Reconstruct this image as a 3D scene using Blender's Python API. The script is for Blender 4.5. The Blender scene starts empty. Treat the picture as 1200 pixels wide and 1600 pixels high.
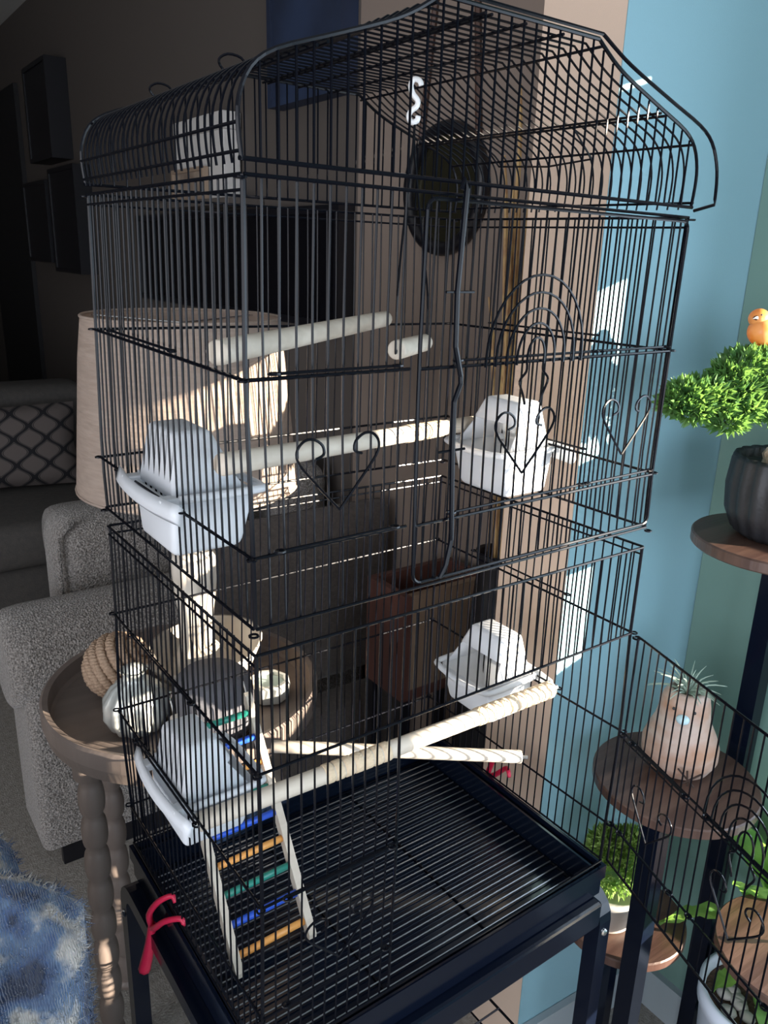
import bpy, bmesh, math, random
from mathutils import Vector, Matrix
random.seed(7)
sc = bpy.context.scene
COL = sc.collection
Z0 = 1.415                       # height of the cage's upper rim above the floor
CW, CD = .46, .3414             # cage width (x) and depth (y)

# ------------------------------------------------------------------ camera
cd = bpy.data.cameras.new('camera'); cam = bpy.data.objects.new('camera', cd); COL.objects.link(cam)
cd.sensor_fit = 'VERTICAL'; cd.sensor_height = 36; cd.lens = 1242.56/1600*36; cd.clip_start = .02
cam.matrix_world = Matrix(((.8134426, .1547448, -.5606828, -.2370345), (-.5808631, .2660956, -.7692797, -.4832208),
                           (.0301532, .9514448, .3063390, Z0-.0452570), (0, 0, 0, 1)))
sc.camera = cam
# ------------------------------------------------------------------ light
w = bpy.data.worlds.new('world'); sc.world = w; w.use_nodes = True
w.node_tree.nodes['Background'].inputs[0].default_value = (.55, .75, 1, 1)
w.node_tree.nodes['Background'].inputs[1].default_value = 1.0
SUN = Vector((.565, -.800, .190)).normalized()
sd = bpy.data.lights.new('sun', 'SUN'); sd.energy = 32; sd.color = (1, .86, .68); sd.angle = .009
so = bpy.data.objects.new('sun', sd); COL.objects.link(so); so.rotation_euler = SUN.to_track_quat('Z', 'Y').to_euler()
def area(name, loc, look, sx, sy, e, c):
    a = bpy.data.lights.new(name, 'AREA'); a.shape = 'RECTANGLE'; a.size = sx; a.size_y = sy; a.energy = e; a.color = c
    o = bpy.data.objects.new(name, a); COL.objects.link(o); o.location = loc
    o.rotation_euler = (-Vector(look)).to_track_quat('Z', 'Y').to_euler()
area('sky_light_side_window', (1.10, -.62, 1.065), (-1, .05, -.05), 0.95, 1.1, 30, (.72, .86, 1))
area('sky_light_front_window', (-.5, -2.45, 1.05), (.1, 1, 0), 1.5, 1.6, 42, (.84, .91, 1))
area('sky_light_left_window', (-2.49, -1.0, 1.15), (1, .2, 0), 2.2, 1.7, 72, (.96, .96, 1))
sc.view_settings.view_transform = 'Standard'; sc.view_settings.look = 'None'
sc.view_settings.exposure = 0; sc.view_settings.gamma = 1; sc.view_settings.use_curve_mapping = False

# ------------------------------------------------------------------ helpers
def link(o, parent=None):
    COL.objects.link(o)
    if parent: o.parent = parent
    return o
def mesh(name, vf, mat, parent=None, smooth=False):
    me = bpy.data.meshes.new(name); me.from_pydata([tuple(v) for v in vf[0]], [], vf[1]); me.update()
    if mat: me.materials.append(mat)
    if smooth: me.polygons.foreach_set('use_smooth', [True]*len(me.polygons))
    return link(bpy.data.objects.new(name, me), parent)
def tag(o, label=None, cat=None, group=None, kind=None):
    if label: o['label'] = label
    if cat: o['category'] = cat
    if group: o['group'] = group
    if kind: o['kind'] = kind
    return o
def thing(name, label, cat, loc=(0, 0, 0), group=None):
    o = bpy.data.objects.new(name, None); o.empty_display_size = .02; o.location = loc; link(o)
    return tag(o, label, cat, group)
def rel(o):      # offset that turns world coordinates into those of a thing
    return Vector(o.location)
def join(*vfs):
    V, F = [], []
    for v, f in vfs:
        n = len(V); V += [Vector(p) for p in v]; F += [tuple(i+n for i in q) for q in f]
    return V, F
def shift(vf, d):
    d = Vector(d); return [Vector(v)+d for v in vf[0]], vf[1]
def xf(vf, M): return [M @ Vector(v) for v in vf[0]], vf[1]
def tube(pts, r, n=6, closed=False, cap=True):
    pts = [Vector(p) for p in pts]; m = len(pts); V, F = [], []
    rr = r if callable(r) else (lambda i: r)
    up = None
    for i, p in enumerate(pts):
        if closed: t = pts[(i+1) % m]-pts[i-1]
        else: t = pts[min(i+1, m-1)]-pts[max(i-1, 0)]
        if t.length < 1e-9: t = Vector((0, 0, 1))
        t.normalize()
        if up is None:
            up = t.orthogonal().normalized()
        up = (up-t*up.dot(t))
        if up.length < 1e-6: up = t.orthogonal()
        up.normalize(); b = t.cross(up)
        for k in range(n):
            a = 2*math.pi*(k+.5)/n
            V.append(p+(up*math.cos(a)+b*math.sin(a))*rr(i))
    for i in range(m if closed else m-1):
        j = (i+1) % m
        for k in range(n):
            l = (k+1) % n
            F.append((i*n+k, i*n+l, j*n+l, j*n+k))
    if cap and not closed:
        F.append(tuple(range(n))[::-1]); F.append(tuple((m-1)*n+k for k in range(n)))
    return V, F
def spline(P, k=6, closed=False):
    P = [Vector(p) for p in P]; n = len(P); out = []
    for i in range(n if closed else n-1):
        g = (lambda j: P[j % n]) if closed else (lambda j: P[max(0, min(n-1, j))])
        a, b, c, d = g(i-1), g(i), g(i+1), g(i+2)
        for s in range(k):
            t = s/k
            out.append(.5*((2*b)+(c-a)*t+(2*a-5*b+4*c-d)*t*t+(3*b-a-3*c+d)*t**3))
    if not closed: out.append(P[-1])
    return out
def box(x0, y0, z0, x1, y1, z1):
    V = [Vector((x, y, z)) for z in (z0, z1) for y in (y0, y1) for x in (x0, x1)]
    return V, [(0, 2, 3, 1), (4, 5, 7, 6), (0, 1, 5, 4), (1, 3, 7, 5), (3, 2, 6, 7), (2, 0, 4, 6)]
def bevbox(x0, y0, z0, x1, y1, z1, b, seg=2):
    bm = bmesh.new(); v, f = box(x0, y0, z0, x1, y1, z1)
    vs = [bm.verts.new(p) for p in v]
    for q in f: bm.faces.new([vs[i] for i in q])
    bmesh.ops.bevel(bm, geom=list(bm.edges), offset=b, segments=seg, profile=.5, affect='EDGES')
    bm.verts.index_update()
    r = [v.co.copy() for v in bm.verts], [tuple(v.index for v in f.verts) for f in bm.faces]
    bm.free(); return r
def lathe(prof, n=32, flute=0, amp=0, c=(0, 0, 0)):
    c = Vector(c); V, F = [], []
    for r, z in prof:
        for k in range(n):
            a = 2*math.pi*k/n
            q = r*(1+(amp*(abs(math.cos(flute*a/2))-.6) if flute else 0))
            V.append(c+Vector((q*math.cos(a), q*math.sin(a), z)))
    for i in range(len(prof)-1):
        for k in range(n):
            l = (k+1) % n
            F.append((i*n+k, i*n+l, (i+1)*n+l, (i+1)*n+k))
    return V, F
def disc_cap(vf, n, first=True, last=True):
    V, F = vf
    if first: F = F+[tuple(range(n))[::-1]]
    if last: F = F+[tuple(range(len(V)-n, len(V)))]
    return V, F
def sphere(c, r, n=16, m=10, s=(1, 1, 1)):
    V, F = [], []; c = Vector(c)
    for i in range(m+1):
        t = math.pi*i/m
        for k in range(n):
            a = 2*math.pi*k/n
            V.append(c+Vector((r*s[0]*math.sin(t)*math.cos(a), r*s[1]*math.sin(t)*math.sin(a), r*s[2]*math.cos(t))))
    for i in range(m):
        for k in range(n):
            l = (k+1) % n; F.append((i*n+k, (i+1)*n+k, (i+1)*n+l, i*n+l))
    return V, F

# ------------------------------------------------------------------ materials
def mat(name, c, rough=.5, metal=0, noise=None, bump=None, coat=0, trans=0, tc_=None, spec=.5, c2=None, extra=None, coords='Object', sheen=0):
    m = bpy.data.materials.new(name); m.use_nodes = True; nt = m.node_tree; b = nt.nodes['Principled BSDF']
    b.inputs['Base Color'].default_value = (*c, 1); b.inputs['Roughness'].default_value = rough; b.inputs['Metallic'].default_value = metal
    b.inputs['Coat Weight'].default_value = coat; b.inputs['Specular IOR Level'].default_value = spec
    b.inputs['Sheen Weight'].default_value = sheen
    tc = nt.nodes.new('ShaderNodeTexCoord')
    if noise:
        sx, det = noise[0], noise[1]
        mp = nt.nodes.new('ShaderNodeMapping'); mp.inputs['Scale'].default_value = sx if isinstance(sx, tuple) else (sx,)*3
        nt.links.new(tc.outputs[coords], mp.inputs[0])
        nz = nt.nodes.new('ShaderNodeTexNoise'); nz.inputs['Scale'].default_value = 1; nz.inputs['Detail'].default_value = det
        nt.links.new(mp.outputs[0], nz.inputs['Vector'])
        cr = nt.nodes.new('ShaderNodeValToRGB'); cr.color_ramp.elements[0].position = .35; cr.color_ramp.elements[1].position = .65
        cr.color_ramp.elements[0].color = (*c, 1); cr.color_ramp.elements[1].color = (*(c2 or c), 1)
        nt.links.new(nz.outputs['Fac'], cr.inputs[0]); nt.links.new(cr.outputs[0], b.inputs['Base Color'])
    if bump:
        kind, s, st = bump
        mp2 = nt.nodes.new('ShaderNodeMapping'); mp2.inputs['Scale'].default_value = s if isinstance(s, tuple) else (s,)*3
        nt.links.new(tc.outputs[coords], mp2.inputs[0])
        if kind == 'voronoi': nz = nt.nodes.new('ShaderNodeTexVoronoi'); out = 'Distance'
        else: nz = nt.nodes.new('ShaderNodeTexNoise'); nz.inputs['Detail'].default_value = 4; out = 'Fac'
        nz.inputs['Scale'].default_value = 1
        nt.links.new(mp2.outputs[0], nz.inputs['Vector'])
        bp = nt.nodes.new('ShaderNodeBump'); bp.inputs['Strength'].default_value = st; bp.inputs['Distance'].default_value = .004
        nt.links.new(nz.outputs[out], bp.inputs['Height']); nt.links.new(bp.outputs[0], b.inputs['Normal'])
    if trans:
        tr = nt.nodes.new('ShaderNodeBsdfTranslucent'); tr.inputs[0].default_value = (*(tc_ or c), 1)
        mx = nt.nodes.new('ShaderNodeMixShader'); mx.inputs[0].default_value = trans
        nt.links.new(b.outputs[0], mx.inputs[1]); nt.links.new(tr.outputs[0], mx.inputs[2])
        nt.links.new(mx.outputs[0], nt.nodes['Material Output'].inputs[0])
    return m
M_wire = mat('black_coated_wire', (.003, .0035, .006), .22, spec=.13)
M_black = mat('black_gloss_metal', (.003, .005, .012), .15, spec=.22)
M_tray = mat('black_tray_plastic', (.003, .006, .014), .16, spec=.35)
M_grate = mat('bare_dark_steel', (.30, .31, .34), .3, metal=.9)
M_chrome = mat('chrome', (.7, .7, .7), .15, metal=1)
M_teal = mat('teal_blue_wall_paint', (.215, .38, .445), .6, bump=('noise', 500, .06))
M_sage = mat('sage_green_wall_paint', (.135, .235, .205), .65, bump=('noise', 500, .06))
M_tan = mat('tan_wall_paint', (.64, .49, .385), .7, bump=('noise', 500, .08))
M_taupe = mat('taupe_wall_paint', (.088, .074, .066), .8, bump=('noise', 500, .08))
M_ceil = mat('ceiling_paint', (.55, .55, .53), .9)
M_trim = mat('white_trim', (.32, .37, .40), .5)
M_carpet = mat('beige_carpet', (.22, .20, .18), .95, noise=(90, 5), c2=(.31, .29, .26), bump=('noise', 260, .9))
M_wood = mat('perch_wood', (.52, .45, .37), .6, noise=((8, 60, 60), 3), c2=(.62, .55, .46))
M_sleeve = mat('perch_sleeve', (.70, .55, .38), .75, bump=('noise', 400, .5))
M_plastic = mat('white_plastic', (.78, .80, .83), .35, trans=.35)
M_red = mat('red_plastic', (.62, .02, .07), .3, trans=.15)
M_white = mat('white_gloss', (.8, .8, .8), .25)
M_frame = mat('dark_frame', (.006, .006, .009), .4)
M_tv = mat('tv_glass', (.004, .004, .006), .12)
M_navy = mat('navy_canvas', (.012, .02, .045), .6, noise=(6, 3), c2=(.02, .035, .08))

# ------------------------------------------------------------------ the room
def struct(name, vf, m, parent=None):
    o = mesh(name, vf, m, parent)
    if not parent: o['kind'] = 'structure'
    return o
struct('floor', box(-2.6, -2.6, -.05, 2.2, 6.6, 0), M_carpet)
struct('ceiling', box(-2.6, -2.6, 2.55, 2.2, 6.6, 2.6), M_ceil)
P1 = (.600, .2165); P2 = (.905, .196)
def prism(pts, z0, z1):
    n = len(pts); V = [Vector((x, y, z)) for z in (z0, z1) for x, y in pts]
    return V, [tuple(range(n))[::-1], tuple(range(n, 2*n))]+[(i, (i+1) % n, (i+1) % n+n, i+n) for i in range(n)]
struct('wall_blue', prism([P1, (1.03, P1[1]-.0275), (1.03, .25), (P1[0]+.004, .25)], 0, 2.55), M_teal)
struct('wall_tan_end', prism([(P1[0]-.0005, P1[1]+.0006), (P1[0]+.004, .25), (1.03, .25), (1.03, .350), (P1[0], .352)], 0, 2.55), M_tan)
# wall with the window (the window lies just outside the picture on the right)
WY0, WY1, WZ0, WZ1 = -1.0, -.128, .44, 1.455
gx0, gx1 = .905, 1.03
struct('wall_green', join(box(gx0, WY1, 0, gx1, .196, 2.55), box(gx0, -2.6, 0, gx1, WY0, 2.55),
                          box(gx0, WY0, 0, gx1, WY1, WZ0), box(gx0, WY0, WZ1+.6, gx1, WY1, 2.55)), M_sage)
t = struct('window_1', join(box(gx0-.012, WY1, WZ0-.05, gx0, WY1+.05, WZ1+.65), box(gx0-.012, WY0-.05, WZ0-.05, gx0, WY0, WZ1+.65),
                            box(gx0-.012, WY0, WZ0-.05, gx0, WY1, WZ0), box(gx0-.012, WY0, WZ1+.6, gx0, WY1, WZ1+.65),
                            box(.97, WY0, 1.105, .985, WY1, 1.12)), M_trim)
struct('added_sun_blocker', box(.965, WY0+.005, .60, .975, WY1-.07, .905), M_trim, t)  # unseen panel added to keep the sun off the bird planter
struct('window_blind', join(box(.96, WY0+.005, WZ1, .963, WY1-.005, 1.686), box(.96, WY0+.005, 1.691, .963, WY1-.005, WZ1+.6)), mat('roller_blind', (.5, .48, .45), .9), t)
struct('wall_taupe', box(.95, .352, 0, 1.07, 1.30, 2.55), mat('taupe_paint_lit', (.235, .185, .155), .75, bump=('noise', 500, .08)))  # lighter taupe: the stronger light on this stretch is put into the colour
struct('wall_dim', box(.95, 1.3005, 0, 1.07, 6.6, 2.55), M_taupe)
door = struct('doorway_1', box(.925, 4.72, 0, .9495, 5.75, 2.22), mat('doorway_darkness', (.008, .008, .010), .6))  # near-black slab painted as the darkness of an open doorway
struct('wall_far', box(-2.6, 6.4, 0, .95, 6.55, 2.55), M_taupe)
struct('wall_left', join(box(-2.6, -2.6, 0, -2.5, -2.1, 2.55), box(-2.6, .1, 0, -2.5, 6.4, 2.55), box(-2.6, -2.1, 0, -2.5, .1, .3), box(-2.6, -2.1, 2.3, -2.5, .1, 2.55)), M_taupe)
struct('wall_front', join(box(-2.5, -2.6, 0, -1.3, -2.5, 2.55), box(.3, -2.6, 0, .905, -2.5, 2.55),
                          box(-1.3, -2.6, 0, .3, -2.5, .25), box(-1.3, -2.6, 2.1, .3, -2.5, 2.55)), M_taupe)
struct('baseboard_blue', prism([(P1[0]+.002, P1[1]-.001), (P1[0]+.002, P1[1]-.013), (.90, .183), (.905, .195)], 0, .085), M_trim)
struct('baseboard_green', box(.892, -1.9, 0, .905, .183, .085), M_trim)

# ------------------------------------------------------------------ the cage
CORR = {'N': [(0, (-.0007, .0003, .0002)), (-.126, (-.002, .0008, -.0008)), (-.253, (.0006, -.0006, -.0008)), (-.33, (.0013, -.0002, .0008)), (-.434, (.0008, -.001, -.0007)), (-.561, (.0006, -.0032, -.0026))],
 'L': [(0, (.0043, -.0014, .0017)), (-.126, (.0018, -.0003, .0026)), (-.253, (-.0018, .0002, -.0011)), (-.33, (.0001, .0006, .0018)), (-.434, (-.0008, .0004, .0003)), (-.561, (-.0043, .0037, .0041))],
 'R': [(0, (-.0009, .0014, -.0022)), (-.126, (-.0017, .0025, .0002)), (-.253, (-.0017, .0032, .0017)), (-.33, (-.001, .0008, -.0011)), (-.434, (-.0009, .001, -.0003)), (-.561, (.0018, -.0017, .0008))],
 'B': [(0, (0, -.0001, .0015)), (-.126, (.0024, -.0022, -.0015)), (-.253, (.0026, -.0018, .0016)), (-.33, (.0003, -.0017, -.0041)), (-.434, (.0006, .0007, .0026)), (-.561, (-.0002, .0016, .0024))]}
def cdisp(c, z):
    L = CORR[c]
    if z >= L[0][0]: return Vector(L[0][1])
    for (a, va), (b, vb) in zip(L, L[1:]):
        if z >= b:
            t = (z-a)/(b-a); return Vector(va).lerp(Vector(vb), t)
    k = max(0, 1-(L[-1][0]-z)/.13)
    return Vector(L[-1][1])*k
def wp(x, y, z):     # the wire cage leans and bows by a few millimetres
    u = min(1, max(0, x/CW)); v = min(1, max(0, y/CD))
    d = (cdisp('N', z)*(1-u)+cdisp('R', z)*u)*(1-v)+(cdisp('L', z)*(1-u)+cdisp('B', z)*u)*v
    return Vector((x, y, z))+d+Vector((0, 0, Z0))
def sub(a, b, n=8): return [Vector(a).lerp(Vector(b), i/n) for i in range(n+1)]
def wl(pts): return [wp(*p) for p in pts]
ZA, ZB, ZC, ZD1, ZD, ZE, ZF, ZG, ZR = 0, -.126, -.253, -.310, -.332, -.434, -.561, -.688, -.742
RB, RF, RP = .00097, .0014, .0017
cage = thing('bird_cage', 'tall black wire bird cage with domed roof and open lower door', 'bird cage')
def ring(c, r=.005, ax='z', wr=.0012):
    P = []
    for k in range(10):
        a = 2*math.pi*k/10; u, v = r*math.cos(a), r*math.sin(a)
        P.append(Vector(c)+Vector({'z': (u, v, 0), 'x': (0, u, v), 'y': (u, 0, v)}[ax]))
    return tube(P, wr, 5, closed=True)
def face_pt(side):
    if side == 'front': return lambda s, z, o=0: (s, -o, z)
    if side == 'back': return lambda s, z, o=0: (s, CD+o, z)
    if side == 'left': return lambda s, z, o=0: (-o, s, z)
    return lambda s, z, o=0: (CW+o, s, z)
def hpanel(side, zs, s0, s1, double=()):
    f = face_pt(side); parts = []
    for z in zs:
        parts.append(tube(wl(sub(f(s0, z, .0015), f(s1, z, .0015), 6)), RF, 6))
        if z in double:
            parts.append(tube(wl(sub(f(s0, z-.009, .0015), f(s1, z-.009, .0015), 6)), RF*.8, 6))
    return parts
def bars(parent, side, z0, z1, ss, name='bar'):
    f = face_pt(side)
    for s in ss:
        mesh(name, tube(wl(sub(f(s, z0), f(s, z1), 4)), RB, 5), M_wire, parent)
sx = [CW*i/36 for i in range(1, 36)]; sy = [CD*i/27 for i in range(1, 27)]
XD = .143          # left edge of the big upper front door
XE = .139          # edge of the fixed part below the open door
for side, S, L in (('front', sx, CW), ('back', sx, CW), ('left', sy, CD), ('right', sy, CD)):
    f = face_pt(side)
    # upper section
    if side == 'front':
        parts = hpanel(side, (ZA, ZD1), 0, L)+hpanel(side, (ZB, ZC), 0, XD-.006)
    else:
        parts = hpanel(side, (ZA, ZB, ZC, ZD1), 0, L, (ZA,))
    parts.append(tube(wl(sub(f(0, ZA), f(0, ZD1), 8)), RP, 6))
    up = mesh('wire_panel', join(*parts), M_wire, cage)
    bars(up, side, ZA, ZD1, [s for s in S if side != 'front' or s < XD-.005])
    # lower section
    parts = []
    if side == 'front':
        parts = hpanel(side, (ZD, ZE, ZR), 0, L)+hpanel(side, (ZF, ZG), 0, XE)
        parts.append(tube(wl(sub(f(XE, ZE), f(XE, ZR), 4)), RF, 6))
    else:
        parts = hpanel(side, (ZD, ZE, ZF, ZG, ZR), 0, L, (ZD,))
    parts.append(tube(wl(sub(f(0, ZD), f(0, ZR), 8)), RP, 6))
    lo = mesh('wire_panel', join(*parts), M_wire, cage)
    for s in S:
        zb = ZR if side != 'front' or s < XE-.004 else ZE
        bars(lo, side, ZD, zb, [s])
# corner posts of the right and back corner ends, with rings at the joints
for (x, y) in ((0, 0), (CW, 0), (0, CD), (CW, CD)):
    mesh('corner_post', join(tube(wl(sub((x, y, ZA), (x, y, ZD1), 8)), RP*1.05, 6), tube(wl(sub((x, y, ZD), (x, y, ZR), 8)), RP*1.05, 6)), M_wire, cage)
    dx = -.004 if x == 0 else .004; dy = -.004 if y == 0 else .004
    for z in (ZA-.002, ZB, ZC, ZD1-.004, ZE, ZF, ZG):
        mesh('corner_ring', ring(wp(x+dx*.7, y+dy*.7, z), .0033, wr=.001), M_wire, cage)
# big upper front door
def rrect(f, s0, s1, z0, z1, r, o):
    P = []
    for cx_, cz_, a0 in ((s1-r, z1-r, 0), (s0+r, z1-r, 90), (s0+r, z0+r, 180), (s1-r, z0+r, 270)):
        for k in range(5):
            a = math.radians(a0+90*k/4); P.append(f(cx_+r*math.cos(a), cz_+r*math.sin(a), o))
    Q = []
    for i, p in enumerate(P):
        q = P[(i+1) % len(P)]; n = 6 if (Vector(p)-Vector(q)).length > .03 else 1
        Q += sub(p, q, n)[:-1]
    return Q
ff = face_pt('front')
door = mesh('cage_door', join(tube(wl(rrect(ff, XD, CW-.004, -.304, -.004, .008, .005)), RF*1.15, 6, closed=True),
                              tube(wl(sub(ff(XD, ZB, .005), ff(CW-.004, ZB, .005), 6)), RF, 6),
                              tube(wl(sub(ff(XD, ZC, .005), ff(CW-.004, ZC, .005), 6)), RF, 6)), M_wire, cage)
for s in [s for s in sx if s > XD+.004]:
    mesh('door_bar', tube(wl(sub(ff(s, -.004, .003), ff(s, -.303, .003), 5)), RB, 5), M_wire, door)
HEART = [(0, -.055), (.017, -.036), (.033, -.017), (.0355, -.007), (.030, .000), (.022, .001), (.0145, -.004), (.0135, -.011), (.020, -.014)]
def heart(place, cs, cz, parent, o=.004, k=1):
    for sg in (1, -1):
        P = spline([(0, a*k*sg, b*k) for a, b in HEART], 4)
        pts = [place(cs+p[1], cz+p[2], o) for p in P]
        yield pts
def arches(place, cs, zb, o):
    for rr_, h in ((.057, .067), (.046, .053), (.034, .040), (.022, .028), (.010, .016)):
        P = [(cs-rr_, zb-.006)]+[(cs-rr_*math.cos(math.pi*k/16), zb+h*math.sin(math.pi*k/16)) for k in range(17)]+[(cs+rr_, zb-.006)]
        yield [place(a, b, o) for a, b in P]
    for sg in (-1, 1):
        yield [place(cs+sg*p[1], zb+p[2], o) for p in spline([(0, .010, -.004), (0, .010, -.012), (0, .017, -.020), (0, .012, -.032), (0, .009, -.040)], 4)]
def hatch(place, s0, s1, z0, z1, parent, name='feeder_hatch', hrt=True, warp=wl):
    o = .007; h = None
    for z in (z0, z1):
        P = [tube(warp(sub(place(s0, z, o), place(s1, z, o), 3)), RB*1.2, 6)]
        for s in (s0, s1):
            P.append(tube(warp([place(s+.004*math.cos(a), z, o+.003*math.sin(a)) for a in [k*math.pi/4 for k in range(9)]]), .0011, 5))
        q = mesh(name if h is None else 'hatch_rail', join(*P), M_wire, parent if h is None else h)
        if h is None: h = q
    if hrt:
        c = (s0+s1)/2
        mesh('heart_ornament', join(*[tube(warp(p), RB*1.15, 5) for p in heart(place, c, z0+.078, h, .007)]), M_wire, h)
    return h
hatch(ff, .018, .121, ZC+.004, ZB+.004, cage)
hatch(ff, .180, .342, ZC+.006, ZB+.005, cage)
hatch(ff, .350, .447, ZC+.006, ZB+.005, cage)
mesh('arch_ornament', join(*[tube(wl(p), RB*1.15, 5) for p in arches(ff, .266, -.122, .008)]), M_wire, door)
hatch(ff, .020, .128, ZG+.010, ZF+.004, cage)
fl, fr_, fb_ = face_pt('left'), face_pt('right'), face_pt('back')
hatch(fl, .115, .270, ZC+.004, ZB+.006, cage, hrt=False)
hatch(fl, .115, .270, ZF+.004, ZE+.006, cage, hrt=False)
hatch(fr_, .10, .27, ZC+.004, ZB+.006, cage, hrt=False)
hatch(fr_, .10, .27, ZF+.004, ZE+.006, cage, hrt=False)
# latch rod of the upper door
mesh('latch_rod', tube(wl([ff(a, b, .010) for a, b in ((.170, .003), (.172, .010), (.175, .004), (.172, -.069), (.174, -.110), (.181, -.133), (.1815, -.139), (.1755, -.153), (.176, -.193), (.179, -.270), (.174, -.292), (.168, -.302))]), .0022, 7), M_wire, cage)
for z in (-.069, -.193):
    mesh('latch_guide', tube(wl(sub(ff(.162, z, .009), ff(.190, z, .009), 2)), .0011, 5), M_wire, cage)
# the lower door, swung open about the right post
HD = Vector((-.32, -.947, 0))
def dp(s, z, o=0):
    return Vector((CW+.004, -.004, Z0+z))+HD*s+Vector((HD.y, -HD.x, 0))*o
def ident(P): return [Vector(p) for p in P]
LD = .312
P = []
r_ = .008
for (a, b) in ((.004, ZE-.003), (LD-r_, ZE-.003), (LD, ZE-r_), (LD, ZR+.012), (LD-r_, ZR+.004), (.004, ZR+.004)): P.append(dp(a, b))
od = mesh('cage_door', join(tube(P, RF*1.15, 6, closed=True), tube(sub(dp(.004, ZF), dp(LD, ZF), 2), RF, 6), tube(sub(dp(.004, ZG+.002), dp(LD, ZG+.002), 2), RF, 6),
                            tube(sub(dp(.004, ZF-.008), dp(LD, ZF-.008), 2), RB, 6)), M_wire, cage)
for i in range(1, 24):
    s = LD*i/24
    mesh('door_bar', tube([dp(s, ZE-.003, -.002), dp(s, ZR+.004, -.002)], RB, 5), M_wire, od)
hatch(dp, .028, .122, ZG+.010, ZF+.004, cage, warp=ident)
hatch(dp, .155, .262, ZG+.010, ZF+.004, cage, warp=ident)
mesh('arch_ornament', join(*[tube(p, RB*1.15, 5) for p in arches(dp, .205, -.552, .005)]), M_wire, od)
for z in (ZE-.006, ZF-.004, ZG):
    mesh('hinge_ring', ring(dp(.001, z), .004), M_wire, od)
# roof
PR = [(-.001, -.002), (-.003, .016), (-.002, .033), (.006, .050), (.023, .062), (.06, .075), (.103, .090), (.124, .099), (.138, .107), (.149, .114)]
PRF = PR+[(CW-a, b) for a, b in PR[::-1]]
def dense(P):
    L = [Vector((a, 0, b)) for a, b in P]; return [(p.x, p.z) for p in spline(L, 3)]
half = dense(PR); prof = half+[(CW-a, b) for a, b in half[::-1]]
def zroof(x):
    for (a, b), (c, d) in zip(prof, prof[1:]):
        if a <= x <= c: return b+(d-b)*(x-a)/max(1e-6, c-a)
    return .114
def ro(x, y, z): return wp(x, y, z) + Vector((0, 0, .009))
longs = [(-.003, .006), (-.0035, .022), (.010, .0545), (.06, .0745), (.146, .112), (.19, .1135), (.23, .1135), (.27, .1135), (CW-.146, .112), (CW-.055, .073), (CW-.01, .0545), (CW+.003, .006)]
P = []
for x, z in longs:
    P.append(tube([ro(x, y, z-.002) for y in (-.002, CD*.33, CD*.66, CD+.003)], RF*.9, 6))
for x, z in ((.196, .1135), (CW-.061, .0745), (.052, .0715)):
    P.append(tube([ro(x, y, z-.002) for y in (-.002, CD*.33, CD*.66, CD+.003)], RF*.9, 6))
for y in (-.0015, CD+.0015):
    P.append(tube([ro(x, y, z+.001) for x, z in prof], RP*.95, 6))
    P.append(tube([ro(x, y, 0) for x in (-.003, CW*.3, CW*.6, CW+.003)], RF*1.15, 6))
roof = mesh('cage_roof', join(*P), M_wire, cage)
for i in range(1, 28):
    y = CD*i/28
    mesh('roof_rib', tube([ro(x, y, z) for x, z in prof], RB, 5), M_wire, roof)
for y in (0, CD):
    for x in sx:
        mesh('gable_bar', tube([ro(x, y, 0), ro(x, y, zroof(x))], RB, 5), M_wire, roof)
# lid over the flat top and right slope, its front wire standing a little proud
lid = [(x, z) for x, z in prof if x > .147]
P = []
for i, (x, z) in enumerate(lid):
    t = i/(len(lid)-1); P.append(ro(x+.006*t, -.004-.018*t, z+.004))
P.append(ro(CW+.004, -.003, -.003))
mesh('roof_lid_frame', tube(P, RF*1.05, 6), M_wire, roof)
hq = [ro(.400, .10, zroof(.40)-.004), ro(.432, .10, zroof(.40)-.030), ro(.432, .16, zroof(.40)-.034), ro(.432, .235, zroof(.40)-.030), ro(.400, .235, zroof(.40)-.004)]
mesh('roof_hatch_wire', tube(hq, RB*1.1, 5), M_wire, roof)
for yy in (.12, .27):
    x0, z0 = .055, zroof(.055)
    mesh('lid_handle', tube(spline([ro(x0+.008, yy-.003, z0), ro(x0+.003, yy, z0+.008), ro(x0-.006, yy+.004, z0+.010), ro(x0-.012, yy+.007, z0+.006), ro(x0-.008, yy+.010, z0+.001), ro(x0, yy+.010, z0-.002)], 3), .0010, 5), M_wire, roof)
# tray, its rails and floor grate
gz = Z0-.789
zr = Z0+ZR
def oframe(x0, y0, x1, y1, z0, z1, t):
    return join(box(x0, y0, z0, x1, y0+t, z1), box(x0, y1-t, z0, x1, y1, z1), box(x0, y0+t, z0, x0+t, y1-t, z1), box(x1-t, y0+t, z0, x1, y1-t, z1))
mesh('base_rail', oframe(-.006, -.006, CW+.006, CD+.006, zr-.026, zr-.007, .004), M_black, cage)
mesh('base_rail', oframe(-.003, -.003, CW+.003, CD+.003, zr-.050, zr-.0265, .003), M_black, cage)
tr = mesh('pull_out_tray', join(box(.004, .004, gz-.006, CW-.004, CD-.004, gz-.003), oframe(.004, .004, CW-.004, CD-.004, gz-.003, zr-.012, .003)), M_tray, cage)
gr = mesh('floor_grate', join(*([tube(sub((.010, y, gz-.002), (CW-.010, y, gz-.002), 1), .0016, 6) for y in (.010, CD-.010)] +
                               [tube(sub((x, .010, gz-.002), (x, CD-.010, gz-.002), 1), .0014, 6) for x in (.010, .16, .305, CW-.010)])), M_wire, cage)
for i in range(1, 28):
    y = .010+(CD-.02)*i/28
    mesh('grate_wire', tube([(.010, y, gz), (CW-.010, y, gz)], RB, 5), M_grate, gr)

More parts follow.
